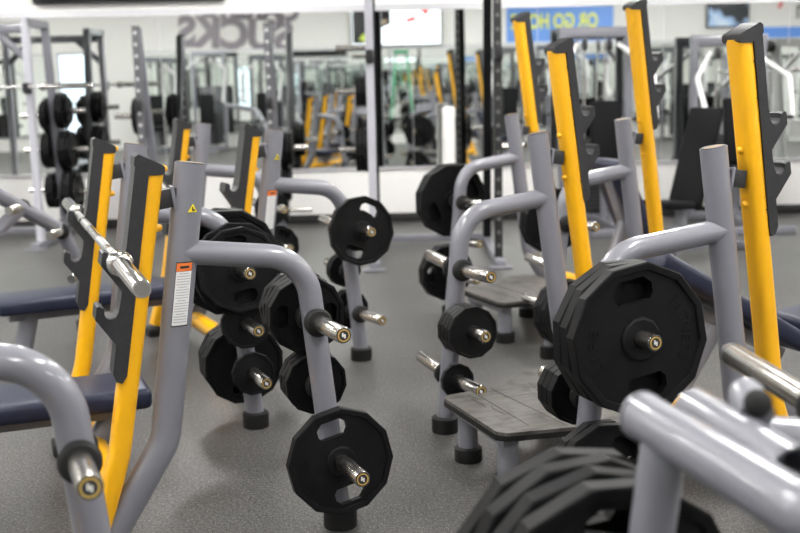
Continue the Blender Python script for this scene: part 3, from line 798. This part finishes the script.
def lever_machine(label, x, y, deg):
    """plate-loaded machine with two white lever arms carrying horns"""
    r = thing('plate_loaded_machine', label, 'exercise machine', T((x, y, 0)) @ RZ(R(deg)))
    new('frame', lambda bm: (bar(bm, (-.5, .5, .03), (.5, .5, .03), .08, .06), bar(bm, (0, .5, .04), (0, -.9, .04), .08, .07), bar(bm, (-.35, -.9, .03), (.35, -.9, .03), .07, .06),
                             bar(bm, (-.3, .5, .03), (-.25, .3, 1.7), .07, .09), bar(bm, (.3, .5, .03), (.25, .3, 1.7), .07, .09), bar(bm, (-.3, .3, 1.7), (.3, .3, 1.7), .08, .09)), CREAM, r)
    for sg in (-1, 1):
        a = new('lever_arm', lambda bm: tube(bm, [(sg * .33, .26, 1.66), (sg * .42, -.25, 1.25), (sg * .36, -.62, .95)], .03, .2, 16, (sg * .2, .5, .8)), CREAM, r)
        new('hand_grip', lambda bm: rod(bm, (sg * .36, -.6, .95), (sg * .2, -.62, .97), .02, 12), BLK, a)
        new('weight_horn', lambda bm: rod(bm, (sg * .40, -.1, 1.36), (sg * .70, -.1, 1.42), .0245, 16), CHR, r)
        new('pivot_hub', lambda bm: lathe(bm, [(0, -.05), (.06, -.05), (.07, -.04), (.07, .04), (.06, .05), (0, .05)], 20, T((sg * .33, .26, 1.66)) @ RY(PI / 2)), BLK, r)
    new('seat', lambda bm: box(bm, (0, -.45, .48), (.36, .40, .08), .024, 3), BVIN, r)
    new('seat_post', lambda bm: bar(bm, (0, -.4, .06), (0, -.4, .46), .07, .07), CREAM, r)
    new('backrest', lambda bm: box(bm, (0, -.16, .90), (.32, .08, .72), .024, 3, M=RX(R(-12))), BVIN, r)
    new('backrest_post', lambda bm: bar(bm, (0, -.02, .06), (0, .05, 1.4), .07, .07), CREAM, r)
    return r
stack_machine('grey weight stack machine by the mirror, behind the tallest yellow upright', 1.9, 10.75, 4, 1.8, GREY, False)
lever_machine('white lever arm machine by the mirror, right of the black bench', 4.1, 9.5, -35)
stack_machine('grey weight stack machine by the mirror beneath the dark screen reflection', 3.15, 10.7, 0, 1.7, GREY, False)
# machines along the rear wall that show in the mirror
for x, dg, H, pt, what in ((-8.9, 180, 1.95, DGREY, 'left of the bright glass door'), (-5.0, 172, 1.9, DGREY, 'right of the bright glass door'),
                           (-3.9, 180, 2.0, GREY, 'beneath the end of the grey slogan'), (-2.7, 185, 1.9, DGREY, 'beneath the start of the grey slogan'),
                           (2.3, 175, 1.95, DGREY, 'right of the white screen'), (3.5, 180, 2.0, GREY, 'beneath the blue banner'),
                           (5.9, 180, 1.9, DGREY, 'left of the dark television'), (7.2, 180, 1.7, GREY, 'beneath the dark television')):
    stack_machine('weight stack machine reflected in the mirror, ' + what, x, -1.55, dg, H, pt, pt is GREY)
lever_machine('lever arm machine reflected in the mirror, between banner and dark television', 4.7, -1.3, 180)
lever_machine('lever arm machine reflected in the mirror, at its right end', 8.5, -1.2, 200)

# ------------------------------------------------------------------ screens, banner, slogan
def television(label, x0, x1, z0, z1, y, facing, scr):
    r = thing('wall_television', label, 'television', T(((x0 + x1) / 2, y, (z0 + z1) / 2)))
    w, h = x1 - x0, z1 - z0
    new('housing', lambda bm: box(bm, (0, facing * .05, 0), (w, .08, h), .012), TVB, r)
    s = new('screen', lambda bm: box(bm, (0, facing * .091, 0), (w - .05, .004, h - .05)), scr, r)
    return r, s, w, h
television('black television high on the far wall above the left racks', -3.46, -1.63, 2.185, 3.2, Y1 - .001, -1, mat('switched_off_screen', (.006, .006, .007), .12))
r, s, w, h = television('television with a bright white picture reflected in the mirror', -.95, 1.0, 2.09, 3.05, Y0 + .001, 1, SCRW)
def fp(pts): return lambda bm: extrude_poly(bm, pts, -.0965, -.0935, M=XZ)
new('dark_picture_area', fp([(-.93, -.42), (-.93, .46), (-.12, .46), (-.12, -.02), (-.5, -.16), (-.56, -.42)]), SCRK, s)
new('tan_picture_area', fp([(-.52, -.10), (-.2, .0), (-.18, .08), (-.52, .04)]), SCRO, s).location.y = .004
new('yellow_picture_mark', fp([(-.8, -.32), (-.7, -.2), (-.58, -.3), (-.66, -.4)]), SCRY, s).location.y = .004
new('red_picture_mark', fp([(.22, .40), (.80, .44), (.66, .14), (.5, .28)]), SCRR, s)
new('red_picture_streak', fp([(.22, .0), (.45, .05), (.40, .14), (.2, .08)]), SCRR, s)
r, s, w, h = television('dark television with a blue picture reflected at the right of the mirror', 6.7, 7.6, 2.33, 3.0, Y0 + .001, 1, SCRD)

def wall_text(name, label, s, size, x, z, m, sx=1.0, rot=0.0, bold=.012):
    me = text_mesh(s, size, .006)
    o = obj(name, me, m, None, T((x, Y0 + .012, z)) @ RZ(PI) @ RX(PI / 2) @ RZ(rot) @ Matrix.Diagonal((sx, 1, 1, 1)))
    return tag(o, label, 'wall lettering')
def bold_text(name, label, s, size, x, z, m, sx=1.0, rot=0.0, off=.02):
    c = bpy.data.curves.new('t', 'FONT'); c.body = s; c.size = size; c.extrude = .006; c.align_x = 'CENTER'; c.align_y = 'CENTER'; c.offset = off; c.resolution_u = 4
    o = bpy.data.objects.new('t', c); col.objects.link(o); dg = bpy.context.evaluated_depsgraph_get(); dg.update()
    me = bpy.data.meshes.new_from_object(o.evaluated_get(dg)); bpy.data.objects.remove(o); bpy.data.curves.remove(c)
    o = obj(name, me, m, None, T((x, Y0 + .012, z)) @ RZ(PI) @ RX(PI / 2) @ RZ(rot) @ Matrix.Diagonal((sx, 1, 1, 1)))
    return o
tag(bold_text('slogan_lettering', '', 'SUCKS', .86, -3.44, 2.39, SIGN, .96, R(4), .042), 'grey block word reading SUCKS on the rear wall above the mirror', 'wall lettering')
tag(bold_text('slogan_lettering', '', 'CARDIO', .62, -3.12, 2.93, SIGN, .92, R(4), .034), 'grey upper slogan word, mostly cut off by the mirror edge', 'wall lettering')
bn = tag(new('wall_banner', lambda bm: box(bm, (3.55, Y0 + .006, 2.48), (2.3, .008, .74)), BANB), 'blue banner with yellow words OR GO HOME on the rear wall', 'banner')
b = bold_text('banner_lettering', '', 'OR GO HOME', .42, 3.43, 2.53, BANY, .70, 0, .012)
b.parent = bn; b.matrix_parent_inverse = Matrix()
tag(new('wall_stripe', lambda bm: box(bm, (8.7, Y0 + .006, 2.2), (1.9, .008, .24)), BLUE), 'blue painted stripe at the right end of the rear wall', 'wall stripe')
def swoosh(bm):
    tube(bm, [(8.25, Y0 + .01, 2.72), (8.35, Y0 + .01, 2.92), (8.5, Y0 + .01, 2.88), (8.62, Y0 + .01, 3.0), (8.8, Y0 + .01, 2.95)], .03, .05, 8)
tag(new('script_logo', swoosh, RED), 'red script flourish near the right end of the rear wall', 'wall lettering')
def mmark(bm):
    for k in range(3): box(bm, (8.66 + .1 * k, Y0 + .003, 2.62), (.04, .01, .26))
    box(bm, (8.76, Y0 + .003, 2.74), (.24, .01, .05))
tag(new('black_logo', mmark, BINK), 'black three-legged mark below the red script on the rear wall', 'wall lettering')

# ------------------------------------------------------------------ ladder and bin behind the camera, seen in the mirror
ld = thing('step_ladder', 'green step ladder reflected in the mirror below the white screen', 'ladder', T((.12, -1.75, 0)))
def rails(bm, yb):
    for sg in (-1, 1): bar(bm, (sg * .28, yb, .02), (sg * .12, 0, 1.95), .03, .07)
new('front_rails', lambda bm: rails(bm, .55), GREEN, ld); new('back_rails', lambda bm: rails(bm, -.5), GREEN, ld)
new('steps', lambda bm: [box(bm, (0, .55 * (1 - z / 1.95), z), (.50 - .15 * z, .08, .025), .003) for z in (.3, .6, .9, 1.2, 1.5)], SLEEVE, ld)
new('top_tray', lambda bm: box(bm, (0, 0, 1.96), (.32, .2, .05), .01), GREEN, ld)
wb = thing('wipes_dispenser', 'white cylindrical dispenser column standing before the mirror behind the largest plates', 'dispenser', T((.475, 10.3, 0)))
new('column', lambda bm: lathe(bm, [(0, 0), (.075, 0), (.078, .006), (.078, .02), (.06, .03), (.06, 1.05), (0, 1.05)], 32), WHT, wb)
new('lid', lambda bm: lathe(bm, [(.061, 1.045), (.063, 1.055), (.063, 1.12), (.05, 1.14), (.02, 1.145), (.02, 1.135), (0, 1.135)], 32), WHT, wb)

# ------------------------------------------------------------------ camera, world
H, P, ROLL = 1.414, R(9.64), R(-1.24)
cam = bpy.data.cameras.new('camera'); co = bpy.data.objects.new('camera', cam); col.objects.link(co)
fwd = Vector((0, math.cos(P), -math.sin(P))); rt = Vector((1, 0, 0)); up = Vector((0, math.sin(P), math.cos(P)))
rx = rt * math.cos(ROLL) + up * math.sin(ROLL); uu = up * math.cos(ROLL) - rt * math.sin(ROLL)
M = Matrix((rx, uu, -fwd)).transposed().to_4x4(); M.translation = (0, 0, H)
co.matrix_world = M
cam.sensor_width = 36; cam.lens = 50; cam.clip_end = 100; cam.clip_start = .05
cam.dof.use_dof = True; cam.dof.focus_distance = 3.35; cam.dof.aperture_fstop = 2.8
sc.camera = co
w = bpy.data.worlds.new('world'); sc.world = w; w.use_nodes = True
bg = w.node_tree.nodes['Background']; bg.inputs[0].default_value = (.80, .90, 1, 1); bg.inputs[1].default_value = 2.2
sc.view_settings.view_transform = 'Standard'; sc.view_settings.look = 'None'; sc.view_settings.gamma = 1; sc.view_settings.exposure = 0
sc.cycles.max_bounces = 10; sc.cycles.glossy_bounces = 7; sc.cycles.diffuse_bounces = 4; sc.cycles.caustics_reflective = False; sc.cycles.caustics_refractive = False
sc.cycles.sample_clamp_indirect = 6; sc.cycles.use_denoising = True
